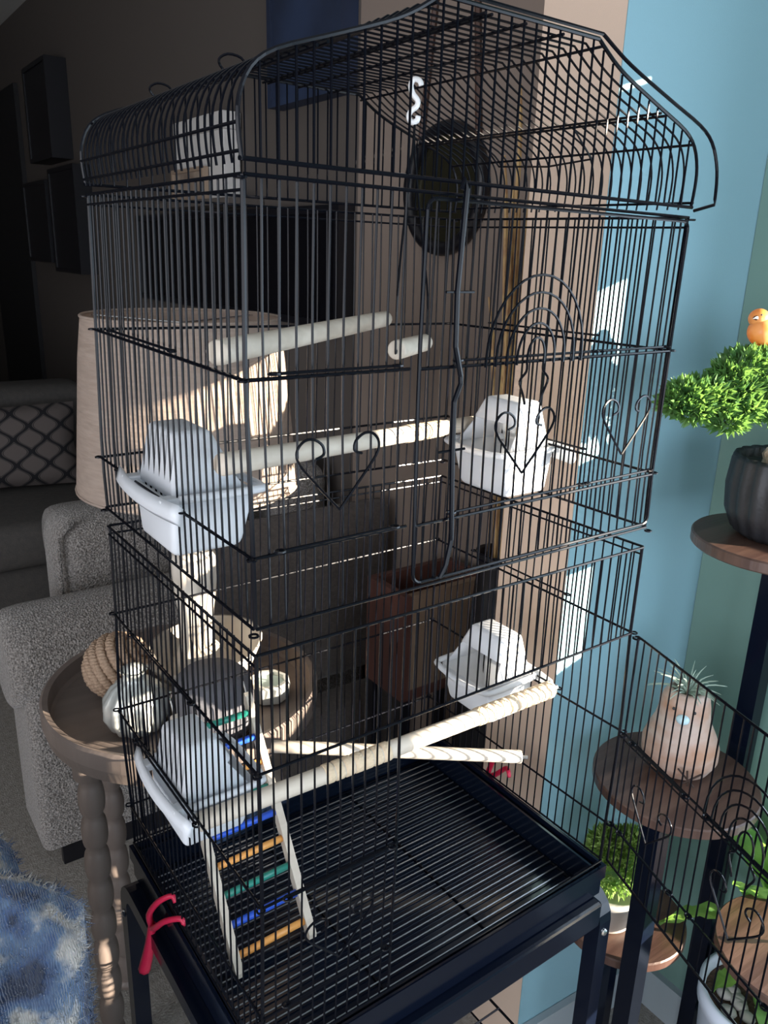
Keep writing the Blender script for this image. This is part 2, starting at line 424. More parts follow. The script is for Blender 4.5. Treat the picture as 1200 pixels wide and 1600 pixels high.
# ------------------------------------------------------------------ the stand
st = thing('cage_stand', 'black tubular metal stand carrying the bird cage, with lower wire shelf', 'stand', (0, 0, 0))
zt = gz-.024
def sqtube(P, hw, parent=None, name='leg'):
    return tube(P, hw*1.414, 4)
def legloop(x):
    P = []
    ys, ye, top = -.002, CD+.004, zr-.072
    P.append((x, ys, .0)); P.append((x, ys, top-.03))
    for k in range(1, 5): a = math.pi/2*k/4; P.append((x, ys+.03*(1-math.cos(a)), top-.03+.03*math.sin(a)))
    for k in range(5): a = math.pi/2*k/4; P.append((x, ye-.03*(1-math.sin(a)), top-.03+.03*math.cos(a)))
    P.append((x, ye, 0)); return P
for x in (-.008, CW+.008):
    for s in (0, 1):
        Y = -.004 if s == 0 else CD+.006; sg = 1 if s == 0 else -1
        top = zr-.050
        P = [(x, Y, .004), (x, Y, top-.04)]+[(x, Y+sg*.028*(1-math.cos(math.pi/2*k/5)), top-.04+.028*math.sin(math.pi/2*k/5)) for k in range(1, 6)]+[(x, CD/2, top-.012)]
        P = [Vector(p) for p in P]
        V, F = [], []
        hw = .0105
        for i, p in enumerate(P):
            t = (P[min(i+1, len(P)-1)]-P[max(i-1, 0)]).normalized(); nn = Vector((1, 0, 0)); bb = t.cross(nn)
            for a, b in ((1, 1), (-1, 1), (-1, -1), (1, -1)): V.append(p+nn*a*hw+bb*b*hw)
        for i in range(len(P)-1):
            for k in range(4): F.append((i*4+k, i*4+(k+1) % 4, (i+1)*4+(k+1) % 4, (i+1)*4+k))
        F += [(0, 1, 2, 3), tuple(len(V)-4+k for k in (3, 2, 1, 0))]
        lg = mesh('leg', (V, F), M_black, st)
        bx = x+(.0108 if x > 0 else -.0108)
        for zb in (top-.055,):
            mesh('bolt', join(sphere((bx, Y, zb), .005, 8, 6, (.6, 1, 1)), sphere((x, Y-.0108 if s == 0 else Y+.0108, zb), .005, 8, 6, (1, .6, 1))), M_chrome, lg)
        mesh('foot_cap', box(x-.0135, Y-.0135, 0, x+.0135, Y+.0135, .02), M_frame, lg)
for Y in (-.006, CD+.008):
    mesh('top_rail', bevbox(.003, Y-.009, zr-.090, CW-.003, Y+.009, zr-.052, .004), M_black, st)
P = [tube([(-.0, .01, .295), (CW, .01, .295), (CW, CD-.01, .295), (-.0, CD-.01, .295)], .003, 6, closed=True)]
for i in range(1, 12): P.append(tube([(CW*i/12, .01, .295), (CW*i/12, CD-.01, .295)], .0016, 5))
for i in range(1, 5): P.append(tube([(0, .01+(CD-.02)*i/5, .2975), (CW, .01+(CD-.02)*i/5, .2975)], .0016, 5))
mesh('wire_shelf', join(*P), M_wire, st)

# ------------------------------------------------------------------ perches
def perch(a, b, r, label, sleeves=(), name='wooden_perch'):
    a, b = Vector(a)+Vector((0, 0, Z0)), Vector(b)+Vector((0, 0, Z0))
    o = thing(name, label, 'perch', tuple(a), 'wooden perches in the cage'); n = 8; b = b-a; a = Vector((0, 0, 0))
    d = (b-a).normalized()
    P = [a, a+d*.0015]+[a.lerp(b, i/n) for i in range(1, n)]+[b-d*.0015, b]
    rr = [r*.88]+[r]*(len(P)-2)+[r*.88]
    body = mesh('dowel', tube(P, lambda i: rr[i], 16), M_wood, o, True)
    for s0, s1 in sleeves:
        k = int((b-a).length*(s1-s0)/.012)+1
        for i in range(k):
            p = a.lerp(b, s0+(s1-s0)*(i+.04)/k); q = a.lerp(b, s0+(s1-s0)*(i+.93)/k); e = (q-p)*.12
            rs = [r*1.02, r*1.11, r*1.11, r*1.02]
            mesh('grip_ring', tube([p, p+e, q-e, q], lambda i: rs[i], 14), M_sleeve, o, True)
    mesh('end_screw', tube([b, b+d*.008], .003, 8), M_chrome, o)
    return o
perch((.006, .063, -.116), (.352, CD-.006, -.119), .0095, 'pale wooden perch slanting across the top of the cage above the lamp shade')
perch((.005, .060, -.199), (.455, .268, -.246), .0090, 'wooden perch with ribbed grip behind the heart wire, at middle height', [(.60, .78)])
perch((.004, .140, -.578), (CW-.006, .098, -.551), .0098, 'long wooden perch with ribbed grip across the cage front above the ladder', [(.30, .48), (.74, .995)])
perch((.187, CD-.006, -.671), (CW-.006, .137, -.673), .0085, 'plain grey wooden perch low at the back, above the tray')
# swing
sw = thing('wooden_swing', 'short wooden swing perch on a black wire hanging from a white hook', 'perch', (.268, .18, Z0+.112), 'wooden perches in the cage')
O = rel(sw)
pa, pb = Vector((.226, .140, Z0-.131)), Vector((.328, .225, Z0-.136))
dd = (pb-pa).normalized()
mesh('dowel', shift(tube([pa, pa+dd*.0015, pb-dd*.0015, pb], lambda i: (.0085, .0095, .0095, .0085)[i], 16), -O), M_wood, sw, True)
top = Vector((.268, .18, Z0+.0775))
for e, sg in ((pa, -1), (pb, 1)):
    q = e+dd*.012*(-sg); mid = (top+e)/2+dd*sg*.012
    mesh('swing_wire', shift(tube(spline([top, top+dd*sg*.006+Vector((0, 0, -.03)), mid, e+dd*sg*.004+Vector((0, 0, .05)), e+dd*sg*.004, e+dd*sg*.001+Vector((0, 0, 0))], 4), .0011, 6), -O), M_wire, sw)
ez = Vector((0, 0, 1)); ex = Vector((.81, -.58, 0))
S = [(.001, .112), (-.005, .109), (-.008, .100), (-.004, .090), (.003, .082), (.006, .074), (.004, .066), (-.001, .062), (-.006, .060), (-.008, .066), (-.003, .072)]
S = [(.005, .108), (.003, .112), (-.002, .113), (-.005, .108), (-.003, .101), (.002, .095), (.001, .090), (-.004, .086), (-.006, .081), (-.003, .0765), (.002, .078), (.003, .082)]
mesh('hook', shift(tube(spline([Vector((.268, .18, Z0))+ex*a+ez*b for a, b in S], 4), .0027, 8), -O), M_white, sw, True)

# ------------------------------------------------------------------ feeders
def frust(x0, x1, y, x0b, x1b, yb, z0, z1, n=1):   # a tapered box; (x0,x1,+-y) at z0 and (x0b,x1b,+-yb) at z1
    V = [Vector(p) for p in ((x0, -y, z0), (x1, -y, z0), (x1, y, z0), (x0, y, z0), (x0b, -yb, z1), (x1b, -yb, z1), (x1b, yb, z1), (x0b, yb, z1))]
    return V
def rsolid(V, F, bev, thick, name, m, parent, M):
    bm = bmesh.new(); vs = [bm.verts.new(M @ v) for v in V]
    for q in F: bm.faces.new([vs[i] for i in q])
    bmesh.ops.recalc_face_normals(bm, faces=bm.faces)
    bmesh.ops.bevel(bm, geom=[e for e in bm.edges if not e.is_boundary], offset=bev, segments=3, profile=.5, affect='EDGES')
    me = bpy.data.meshes.new(name); bm.to_mesh(me); bm.free(); me.materials.append(m)
    me.polygons.foreach_set('use_smooth', [True]*len(me.polygons))
    o = link(bpy.data.objects.new(name, me), parent)
    if thick:
        s = o.modifiers.new('s', 'SOLIDIFY'); s.thickness = thick; s.offset = -1
    return o
def feeder(wall, yc, zf, label):
    X = 0 if wall == 'left' else CW
    o = thing('bird_feeder', label, 'feeder', (X, yc, Z0+zf), 'white hooded feeders of the cage')
    M = Matrix.Identity(4) if wall == 'left' else Matrix.Rotation(math.pi, 4, 'Z')
    # cup (open top)
    V = frust(-.004, .062, .041, -.006, .074, .048, -.053, .0)
    rsolid(V, [(0, 1, 2, 3), (0, 1, 5, 4), (1, 2, 6, 5), (2, 3, 7, 6), (3, 0, 4, 7)], .007, .0015, 'cup', M_plastic, o, M)
    # hood: back, two cheeks, top, and a sloping front with an opening in its lower part
    V = frust(-.003, .066, .0445, .004, .040, .030, .001, .056)
    a, b = V[1].lerp(V[5], .55), V[2].lerp(V[6], .55)
    V += [a, b]
    rsolid(V, [(4, 5, 6, 7), (0, 1, 8, 5, 4), (3, 0, 4, 7), (2, 3, 7, 6, 9), (8, 9, 6, 5)], .006, .0015, 'hood', M_plastic, o, M)
    # rolled rim and the curved flange outside the bars
    R = [Vector(p) for p in ((.0, -.050, .002), (.070, -.051, .002), (.082, -.040, .001), (.085, 0, -.001), (.082, .040, .001), (.070, .051, .002), (.0, .050, .002))]
    R = spline(R, 4)
    mesh('rim', xf(tube(R, .0038, 8), M), M_plastic, o, True)
    V, F = [], []
    N = 14
    for i in range(N+1):
        t = i/N*2-1; y = .074*t; x = -.010-.008*(1-t*t)
        for dx, z in ((0, .006), (-.004, -.007), (.001, -.013), (.004, .002)): V.append(Vector((x+dx, y, z)))
    for i in range(N):
        for k in range(4): F.append((i*4+k, i*4+(k+1) % 4, (i+1)*4+(k+1) % 4, (i+1)*4+k))
    F += [(3, 2, 1, 0), tuple(N*4+k for k in range(4))]
    mesh('outer_flange', xf((V, F), M), M_plastic, o, True)
    mesh('mounting_tab', xf(bevbox(-.016, -.05, -.004, .004, -.036, .004, .0015), M), M_plastic, o)
    mesh('mounting_tab', xf(bevbox(-.016, .036, -.004, .004, .05, .004, .0015), M), M_plastic, o)
    return o
feeder('left', .186, ZC+.004, 'white hooded feeder on the left side, upper of the two there, before the lamp')
feeder('left', .198, ZF-.006, 'white hooded feeder beside the ladder, lower of the two on the left')
feeder('right', .190, ZC-.004, 'sunlit white hooded feeder behind the heart wire of the upper door')
feeder('right', .186, ZF+.004, 'white hooded feeder on the right side, lower one, above the black tray')

# ------------------------------------------------------------------ ladder
ld = thing('bird_ladder', 'small wooden ladder with green, blue and orange rungs hooked inside the cage', 'ladder', (.10, .17, gz))
O = rel(ld)
T = [Vector((.056, CD-.008, Z0-.578)), Vector((.151, CD-.008, Z0-.578))]; Bt = [Vector((.037, .128, gz+.004)), Vector((.128, .130, gz+.004))]
for a, b in zip(T, Bt):
    d = (b-a).normalized(); s = Vector((1, 0, 0)); u = d.cross(s).normalized()
    V = []; F = []
    for p, h in ((a, .004), (a+d*.004, .006), (b-d*.004, .006), (b, .003)):
        for i, j in ((1, 1), (-1, 1), (-1, -1), (1, -1)): V.append(p+s*i*.0045+u*j*h)
    for i in range(3):
        for k in range(4): F.append((i*4+k, i*4+(k+1) % 4, (i+1)*4+(k+1) % 4, (i+1)*4+k))
    F += [(3, 2, 1, 0), (12, 13, 14, 15)]
    mesh('rail', shift((V, F), -O), M_wood, ld)
    mesh('hook', shift(tube(spline([a+d*.004, a-d*.010, a-d*.016+Vector((0, .002, .004)), a+Vector((0, .008, .027)), a+Vector((0, .013, .022)), a+Vector((0, .012, .015))], 4), .0015, 6), -O), M_chrome, ld)
MG = mat('green_rung_paint', (.02, .22, .17), .35); MB_ = mat('blue_rung_paint', (.02, .09, .55), .35); MO = mat('orange_rung_paint', (.80, .36, .09), .4)
for i in range(9):
    t = .085+.845*i/8; p, q = T[0].lerp(Bt[0], t), T[1].lerp(Bt[1], t)
    mesh('rung', shift(tube([p+Vector((.004, 0, 0)), q-Vector((.004, 0, 0))], .0042, 10), -O), (MG, MB_, MO)[i % 3], ld, True)['label'] = ('green rung', 'blue rung', 'orange rung')[i % 3]

# ------------------------------------------------------------------ red clips
def clip(org, s, label):
    o = thing('food_clip', label, 'clip', org, 'red clips on the cage bars')
    def P(L): return [Vector((s*a, b, c)) for a, b, c in L]
    mesh('prong', tube(spline(P([(-.012, .035, -.06), (-.016, .030, -.035), (-.010, .014, -.008), (.002, .004, .002), (.004, -.002, -.003)]), 4), lambda i: .0042-.0001*i, 8), M_red, o, True)
    mesh('prong', tube(spline(P([(-.012, .035, -.06), (-.014, .018, -.045), (-.010, -.004, -.020), (.002, -.020, -.010), (.004, -.025, -.016)]), 4), lambda i: .0042-.0001*i, 8), M_red, o, True)
    mesh('handle', tube(spline(P([(-.012, .035, -.055), (-.014, .037, -.075), (-.018, .040, -.10), (-.022, .045, -.125)]), 4), lambda i: .0045+.00025*i, 8), M_red, o, True)
clip((-.003, .212, Z0-.727), 1, 'red plastic clip on the left side bars, outside the cage')
clip((CW+.003, .185, Z0-.705), -1, 'red plastic clip on the right side bars, below the low perch')

# ------------------------------------------------------------------ side table and what stands on it
def woodmat(name, a, b, rough=.4, sc_=(3, 40, 3)): return mat(name, a, rough, noise=(sc_, 5), c2=b, bump=('noise', (8, 120, 8), .15))
M_tabwood = woodmat('grey_brown_painted_wood', (.150, .120, .106), (.180, .145, .128), .45)
TC = (.185, .640); TZ = .690
tb = thing('side_table', 'round brown wooden side table with raised rim and bobbin turned legs', 'table', (TC[0], TC[1], 0))
mesh('tabletop', disc_cap(lathe([(.195, TZ-.045), (.214, TZ-.040), (.219, TZ-.02), (.219, TZ+.004), (.215, TZ+.008), (.207, TZ+.006), (.205, TZ-.018), (.200, TZ-.022)], 128), 128), M_tabwood, tb, False)
prof_leg = []
zz = 0
for i in range(9):
    for k in range(8):
        a = math.pi*k/8; prof_leg.append((.0145+.0062*math.sin(a)**.6, .02+.0620*(i+k/8)))
prof_leg = [(.013, 0), (.020, .008), (.020, .018)]+prof_leg+[(.014, .580), (.024, .590), (.026, TZ-.045)]
for x, y in ((.020, .625), (.085, .757), (.270, .500), (.335, .635)):
    mesh('leg', lathe(prof_leg, 16, c=(x-TC[0], y-TC[1], 0)), M_tabwood, tb, True)
TT = TZ-.022   # surface inside the rim
lp = thing('table_lamp', 'table lamp with pale linen drum shade and cream base on the side table', 'lamp', (.222, .665, TT))
O = Vector((.222, .665, 0))
M_shade = mat('linen_shade', (.40, .32, .27), .9, noise=((30, 30, 260), 4), c2=(.50, .41, .35), bump=('noise', (60, 60, 400), .5), trans=.42, tc_=(.60, .50, .42))
M_cream = mat('cream_ceramic', (.50, .45, .38), .45, noise=(14, 3), c2=(.62, .57, .50), bump=('noise', 30, .3))
zt_, zb_ = Z0-.138, Z0-.392
sh = mesh('lamp_shade', shift(join(lathe([(.142, zt_), (.150, zt_-.06), (.167, zb_)], 64), lathe([(.1405, zt_), (.1485, zt_-.06), (.1655, zb_)], 64)), (0, 0, -TT)), M_shade, lp, True)
for rr_, z in ((.142, zt_), (.167, zb_)):
    mesh('shade_trim', tube([(math.cos(a)*rr_, math.sin(a)*rr_, z-TT) for a in [2*math.pi*k/48 for k in range(48)]], .0022, 6, closed=True), M_shade, sh, True)
mesh('shade_spider', shift(join(*[tube([(0, 0, zt_-.01), (math.cos(a)*.141, math.sin(a)*.141, zt_-.004)], .0015, 5) for a in (0.3, 2.4, 4.5)]), (0, 0, -TT)), M_chrome, lp)
bz = TT
mesh('lamp_base', lathe([(.0, 0), (.060, 0), (.068, .006), (.066, .018), (.050, .034), (.034, .055), (.026, .085), (.026, .110), (.029, .140), (.033, .170), (.036, .205), (.036, .235), (.028, .245), (.010, .250), (.010, .300), (0, .300)], 40, flute=10, amp=.10), M_cream, lp, True)
mesh('lamp_base_wing', xf(lathe([(.020, .010), (.050, .016), (.078, .036), (.098, .074), (.092, .074), (.070, .040), (.044, .030), (.024, .070), (.018, .075)], 32), Matrix.Translation((.016, -.012, .004)) @ Matrix.Rotation(math.radians(-8), 4, 'Y')), M_cream, lp, True)
mesh('bulb', sphere((0, 0, .34), .028, 16, 10, (1, 1, 1.3)), M_white, lp, True)
# rope ball
rb = thing('rope_ball', 'tan twisted rope ball on the side table', 'ornament', (.098, .700, TT))
M_rope = mat('tan_rope', (.30, .20, .135), .85, noise=(300, 3), c2=(.42, .30, .21), bump=('noise', 900, .4))
Rb = .054
mesh('rope_core', sphere((0, 0, Rb), Rb*.86, 24, 14), M_rope, rb, True)
tilt = Matrix.Rotation(math.radians(50), 4, 'Y') @ Matrix.Rotation(math.radians(25), 4, 'X')
for j in range(10):
    th = math.pi*(j+.5)/10
    r0, z0 = Rb*.90*math.sin(th), Rb*.90*math.cos(th)
    for ph in (0, math.pi):
        L = []
        N = max(30, int(r0*2*math.pi/.0022)); tw = max(4, int(r0*2*math.pi/.011))
        for k in range(N):
            a = 2*math.pi*k/N; b = tw*a+ph
            rr = r0+.0034*math.cos(b)*math.sin(th)+.003*math.sin(b)*math.cos(th)*0; zz = z0+.0042*math.sin(b)
            L.append(tilt @ Vector((rr*math.cos(a), rr*math.sin(a), zz)) + Vector((0, 0, Rb)))
        mesh('rope_strand', tube(L, .0044, 6, closed=True), M_rope, rb, True)
# ribbed silver gourd
M_silver = mat('silver_glaze', (.48, .50, .48), .3, metal=.35, noise=(20, 3), c2=(.60, .62, .60))
gd = thing('ribbed_vase', 'small silvery ribbed gourd on the near rim side of the side table', 'ornament', (.088, .585, TT))
mesh('vase_body', lathe([(.016, 0), (.032, .008), (.041, .028), (.040, .048), (.029, .066), (.016, .075), (.013, .084), (.017, .090)], 48, flute=12, amp=.16), M_silver, gd, True)
mesh('vase_stopper', lathe([(.013, .084), (.012, .094), (.004, .098), (0, .098)], 16), M_silver, gd, True)
# round grey speaker
gd.scale = (1.15, 1.15, 1.15)
sk = thing('round_speaker', 'round grey fabric speaker on the side table behind the ladder', 'speaker', (.188, .527, TT))
M_gfab = mat('grey_speaker_fabric', (.14, .14, .16), .85, bump=('voronoi', 900, .4))
mesh('speaker_body', disc_cap(lathe([(.040, 0), (.052, .008), (.055, .030), (.054, .060), (.048, .078), (.040, .086), (.0, .088)], 40), 40, last=False), M_gfab, sk, True)
mesh('speaker_ring', tube([(.051*math.cos(a), .051*math.sin(a), .005) for a in [2*math.pi*k/32 for k in range(32)]], .003, 6, closed=True), M_frame, sk, True)
sk.scale = (1.12, 1.12, 1.12)
ch = thing('candle_holder', 'octagonal grey glass candle holder at the right of the side table', 'candle holder', (.300, .560, TT))
mesh('holder_glass', disc_cap(lathe([(.026, 0), (.033, .004), (.036, .030), (.032, .034), (.026, .034), (.026, .012)], 8), 8), M_silver, ch)
mesh('candle', disc_cap(lathe([(.024, .012), (.024, .028)], 20), 20), mat('pale_teal_wax', (.32, .42, .42), .5), ch)

# ------------------------------------------------------------------ armchair, chair behind, sofa and cushion
M_boucle = mat('grey_boucle', (.10, .088, .080), .95, noise=(260, 2), c2=(.32, .295, .275), bump=('voronoi', 240, 1.0), sheen=.3)
M_dkfab = mat('dark_brown_fabric', (.060, .048, .042), .9, noise=(120, 3), c2=(.085, .070, .060), bump=('noise', 300, .5), sheen=.2)
def soft(x0, y0, z0, x1, y1, z1, b, m, name, parent, puff=0, seg=5):
    v, f = bevbox(x0, y0, z0, x1, y1, z1, b, seg)
    o = mesh(name, (v, f), m, parent, True)
    return o
ac = thing('armchair', 'light grey bouclé armchair with rolled arm behind the side table', 'armchair', (.45, 1.45, 0))
O = rel(ac)
def rollarm(x0, x1, yc, zc, r, y0, y1, zb):
    V, F = [], []; n = 28
    xs = [x0, x0+.006, x0+.022, x0+.05, (x0+x1)/2, x1]; sc2 = [.80, .90, .97, 1, 1, 1]
    for x, q in zip(xs, sc2):
        for k in range(n):
            a = 2*math.pi*k/n; V.append(Vector((x, yc+r*q*math.cos(a), zc+r*q*math.sin(a))))
    for i in range(len(xs)-1):
        for k in range(n): F.append((i*n+k, i*n+(k+1) % n, (i+1)*n+(k+1) % n, (i+1)*n+k))
    F.append(tuple(range(n))[::-1]); F.append(tuple((len(xs)-1)*n+k for k in range(n)))
    return join((V, F), bevbox(x0+.022, y0-.004, zb, x1, y1, zc, .02, 4))
mesh('arm', shift(rollarm(-.01, .83, 1.14, .472, .110, 1.045, 1.225, .045), -O), M_boucle, ac, True)
mesh('arm', shift(rollarm(.26, .83, 1.86, .455, .110, 1.775, 1.955, .045), -O), M_boucle, ac, True)
mesh('seat', shift(bevbox(.24, 1.225, .09, .80, 1.775, .42, .05, 4), -O), M_boucle, ac, True)
bk = mesh('back', shift(xf(bevbox(-.06, -.28, .0, .07, .28, .42, .055, 5), Matrix.Translation((.765, 1.50, .35))), -O), M_boucle, ac, True)
cu = mesh('side_cushion', shift(bevbox(.145, 1.255, .40, .62, 1.43, .71, .06, 5), -O), M_boucle, ac, True)
mesh('piping', shift(tube([(.153, 1.262, .43), (.147, 1.258, .55), (.150, 1.262, .67), (.19, 1.262, .707)], .006, 6), -O), M_boucle, cu, True)
for x in (.07, .75):
    for y in (1.08, 1.90):
        mesh('foot', shift(bevbox(x+(.26 if y > 1.5 and x < .5 else 0)-.005, y-.02, 0, x+(.26 if y > 1.5 and x < .5 else 0)+.06, y+.04, .045, .006), -O), M_frame, ac)
mesh('dark_base_board', shift(box(.05, 1.052, .0, .80, 1.07, .045), -O), M_frame, ac)['label'] = 'dark base board'  # dark board along the foot of the near arm
# dark recliner to its right
rc = thing('recliner', 'dark brown upholstered recliner behind the cage', 'armchair', (.55, .85, 0))
O = rel(rc)
mesh('back', shift(bevbox(.36, .965, .30, .85, 1.03, .735, .034, 5), -O), M_dkfab, rc, True)
mesh('seat', shift(bevbox(.40, .87, .06, .84, .955, .30, .03, 4), -O), M_dkfab, rc, True)
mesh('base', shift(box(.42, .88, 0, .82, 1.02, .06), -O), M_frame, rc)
# far sofa
M_sofa = mat('dim_grey_sofa_fabric', (.055, .052, .05), .95, noise=(60, 3), c2=(.07, .065, .06), bump=('noise', 200, .4))
sf = thing('sofa', 'dark grey sofa in the dim corner at the far left', 'sofa', (.0, 2.4, 0))
O = rel(sf)
mesh('seat', shift(bevbox(-1.3, 2.03, .12, .62, 2.75, .32, .04, 4), -O), M_sofa, sf, True)
for i in range(3):
    mesh('seat_cushion', shift(bevbox(-1.10+.58*i, 2.0, .32, -.53+.58*i, 2.62, .47, .05, 4), -O), M_sofa, sf, True)
mesh('back', shift(bevbox(-1.3, 2.56, .12, .62, 2.80, .80, .07, 4), -O), M_sofa, sf, True)
for x in (-1.3, .64): mesh('arm', shift(bevbox(x, 2.02, .12, x+.18, 2.78, .60, .06, 4), -O), M_sofa, sf, True)
for x in (-1.2, .7): mesh('foot', shift(box(x, 2.1, 0, x+.05, 2.7, .12), -O), M_frame, sf)

# patterned cushion
def trellis():
    m = bpy.data.materials.new('trellis_fabric'); m.use_nodes = True; nt = m.node_tree; b = nt.nodes['Principled BSDF']; b.inputs['Roughness'].default_value = .9
    N = nt.nodes.new; Lk = nt.links.new
    tc = N('ShaderNodeTexCoord'); sp = N('ShaderNodeSeparateXYZ'); Lk(tc.outputs['Object'], sp.inputs[0])
    def op(o, a, b_=None, c=None):
        n = N('ShaderNodeMath'); n.operation = o
        for i, v in enumerate((a, b_, c)):
            if v is None: continue
            if isinstance(v, (int, float)): n.inputs[i].default_value = v
            else: Lk(v, n.inputs[i])
        return n.outputs[0]
    px, pz = .105, .088
    u = op('MULTIPLY', sp.outputs[0], 2*math.pi/px); v = op('MULTIPLY', sp.outputs[2], 2*math.pi/pz)
    wob = op('MULTIPLY', op('SINE', v), 1.32)
    a = op('ABSOLUTE', op('SINE', op('MULTIPLY', op('SUBTRACT', u, wob), .5)))
    c = op('ABSOLUTE', op('COSINE', op('MULTIPLY', op('ADD', u, wob), .5)))
    mn = op('MINIMUM', a, c)
    cr = N('ShaderNodeValToRGB'); cr.color_ramp.interpolation = 'CONSTANT'; e = cr.color_ramp.elements
    e[0].position = 0; e[0].color = (.006, .006, .009, 1); e[1].position = .20; e[1].color = (.10, .085, .08, 1)
    x = e.new(.27); x.color = (.006, .006, .009, 1); x = e.new(.34); x.color = (.10, .085, .08, 1)
    Lk(mn, cr.inputs[0]); Lk(cr.outputs[0], b.inputs['Base Color']); return m
def pillow(w_, h_, t_, n=16):
    V, F = [], []
    for s in (1, -1):
        base = len(V)
        for j in range(n+1):
            for i in range(n+1):
                u, v = i/n*2-1, j/n*2-1
                th = t_*((1-u**4)*(1-v**4))**.6; pin = 1-.06*(1-abs(v))*(abs(u)**3)
                pin2 = 1-.06*(1-abs(u))*(abs(v)**3)
                V.append(Vector((u*w_*pin, -s*th, v*h_*pin2)))
        for j in range(n):
            for i in range(n):
                q = (base+j*(n+1)+i, base+j*(n+1)+i+1, base+(j+1)*(n+1)+i+1, base+(j+1)*(n+1)+i)
                F.append(q if s == 1 else q[::-1])
    return V, F
pc = mesh('throw_pillow', pillow(.24, .145, .06), trellis(), None, True)
pc.location = (.27, 2.44, .618); pc.rotation_euler = (math.radians(-14), 0, math.radians(-6))
tag(pc, 'square throw pillow with black trellis pattern on the far sofa', 'pillow')

for o_ in (ac, rc, sf):       # placed for a camera height of 1.285 m: spread outwards to the true floor
    C_ = Vector((-.23703, -.48322, 1.28474)); o_.location = Vector((-.23703, -.48322, Z0-.04526))+(o_.location-C_)*1.0662; o_.scale = (1.0662,)*3
pc.location = Vector((-.23703, -.48322, Z0-.04526))+(pc.location-C_)*1.0662; pc.scale = (1.0662,)*3

# ------------------------------------------------------------------ wall things
def picture(name, y0, y1, z0, z1, d, label, m=M_frame, inner=None, cat='picture'):
    o = thing(name, label, cat, (.95, (y0+y1)/2, (z0+z1)/2), 'black picture frames on the dim wall' if name == 'picture_frame' else None); O = rel(o)
    mesh('frame', shift(oframe_x(.95-d, .9495, y0, y1, z0, z1, .02), -O), m, o)
    mesh('picture_panel', shift(box(.95-d+.006, y0+.02, z0+.02, .9490, y1-.02, z1-.02), -O), inner or m, o)
    return o
def oframe_x(xa, xb, y0, y1, z0, z1, t):
    return join(box(xa, y0, z0, xb, y0+t, z1), box(xa, y1-t, z0, xb, y1, z1), box(xa, y0+t, z0, xb, y1-t, z0+t), box(xa, y0+t, z1-t, xb, y1-t, z1))
picture('picture_frame', 3.75, 4.18, Z0+.35, Z0+.78, .10, 'deep black framed picture high on the dim wall, the upper one')
picture('picture_frame', 4.02, 4.50, Z0-.13, Z0+.27, .08, 'black framed picture low on the dim wall, farther of the lower two')
picture('picture_frame', 3.50, 3.95, Z0-.17, Z0+.31, .08, 'black framed picture low on the dim wall, nearer of the lower two')
tv = picture('television', 1.31, 2.80, Z0-.235, Z0+.075, .05, 'wide black television on the wall behind the cage', inner=M_tv, cat='television')
picture('canvas_picture', 1.31, 1.68, Z0+.33, Z0+.95, .05, 'dark navy canvas picture above the television', m=M_navy, inner=M_navy)
# shelf items above the television: pale blurred frames
ms = tag(mesh('wall_shelf', shift(bevbox(-.12, -.35, 0, -.001, .35, .02, .003), (0, 0, 0)), M_taupe), 'narrow dark wall shelf above the television', 'shelf'); ms.location = (.949, 2.15, Z0+.085)
pf = thing('photo_frame', 'pale tan photo frame on the shelf above the television', 'picture', (.868, 2.17, Z0+.1055))
mesh('frame', oframe_x(-.01, .01, -.13, .13, 0, .10, .012), mat('tan_frame', (.30, .22, .16), .6), pf); mesh('photo', box(-.004, -.118, .012, .006, .118, .088), mat('photo_print', (.20, .15, .12), .6, noise=(20, 2), c2=(.35, .28, .22)), pf)
wc = thing('storage_box', 'pale white box on the shelf above the television, behind the photo frame', 'box', (.912, 2.13, Z0+.1055))
M_pale = mat('pale_box_board', (.62, .60, .58), .6)
mesh('box_body', bevbox(-.028, -.19, 0, .03, .19, .20, .004), M_pale, wc); mesh('lid', bevbox(-.031, -.193, .2005, .033, .193, .25, .004), M_pale, wc)
# round wall mirror in a black ring with a hanging strap
mi = thing('wall_mirror', 'round black framed mirror hanging on the taupe wall behind the cage', 'mirror', (.948, .945, Z0+.095)); 
Rm = .122
mesh('mirror_frame', tube([(-.012, Rm*math.cos(a), Rm*math.sin(a)) for a in [2*math.pi*k/48 for k in range(48)]], .015, 10, closed=True), M_frame, mi, True)
mesh('mirror_glass', xf(disc_cap(lathe([(Rm, 0), (Rm, .004)], 48), 48), Matrix.Rotation(-math.pi/2, 4, 'Y')), mat('dark_mirror', (.10, .095, .06), .12, metal=.8), mi)
M_leather = mat('brown_leather', (.07, .035, .025), .6)
for s in (-1, 1): mesh('strap', tube([(-.006, s*.095, .10), (-.004, s*.05, .50)], .007, 6), M_leather, mi)
# floor vase with dry grass
fv = thing('floor_vase', 'tall black vase with dry golden grass stems by the tan wall', 'vase', (.800, .560, 0))
M_straw = mat('dry_grass', (.55, .38, .17), .8, noise=(40, 2), c2=(.35, .20, .10))
mesh('vase_body', lathe([(.0, 0), (.055, 0), (.065, .02), (.070, .20), (.062, .52), (.042, .74), (.036, .80), (.042, .83), (.034, .826), (.030, .77), (.0, .70)], 32), M_frame, fv, True)
for i in range(16):
    a = random.uniform(0, 6.28); l = random.uniform(.5, 1.0); d = random.uniform(.01, .05)
    P = spline([(0.01*math.cos(a), 0.01*math.sin(a), .73), (.02*math.cos(a), .02*math.sin(a), .88), (d*math.cos(a), d*math.sin(a), .73+l*.8), (d*1.5*math.cos(a), d*1.5*math.sin(a), .73+l)], 4)
    n_ = len(P)
    mesh('grass_stem', tube(P, lambda i: .0018 if i < n_-5 else .0045*(1-(i-n_+5)/6), 5), M_straw, fv)
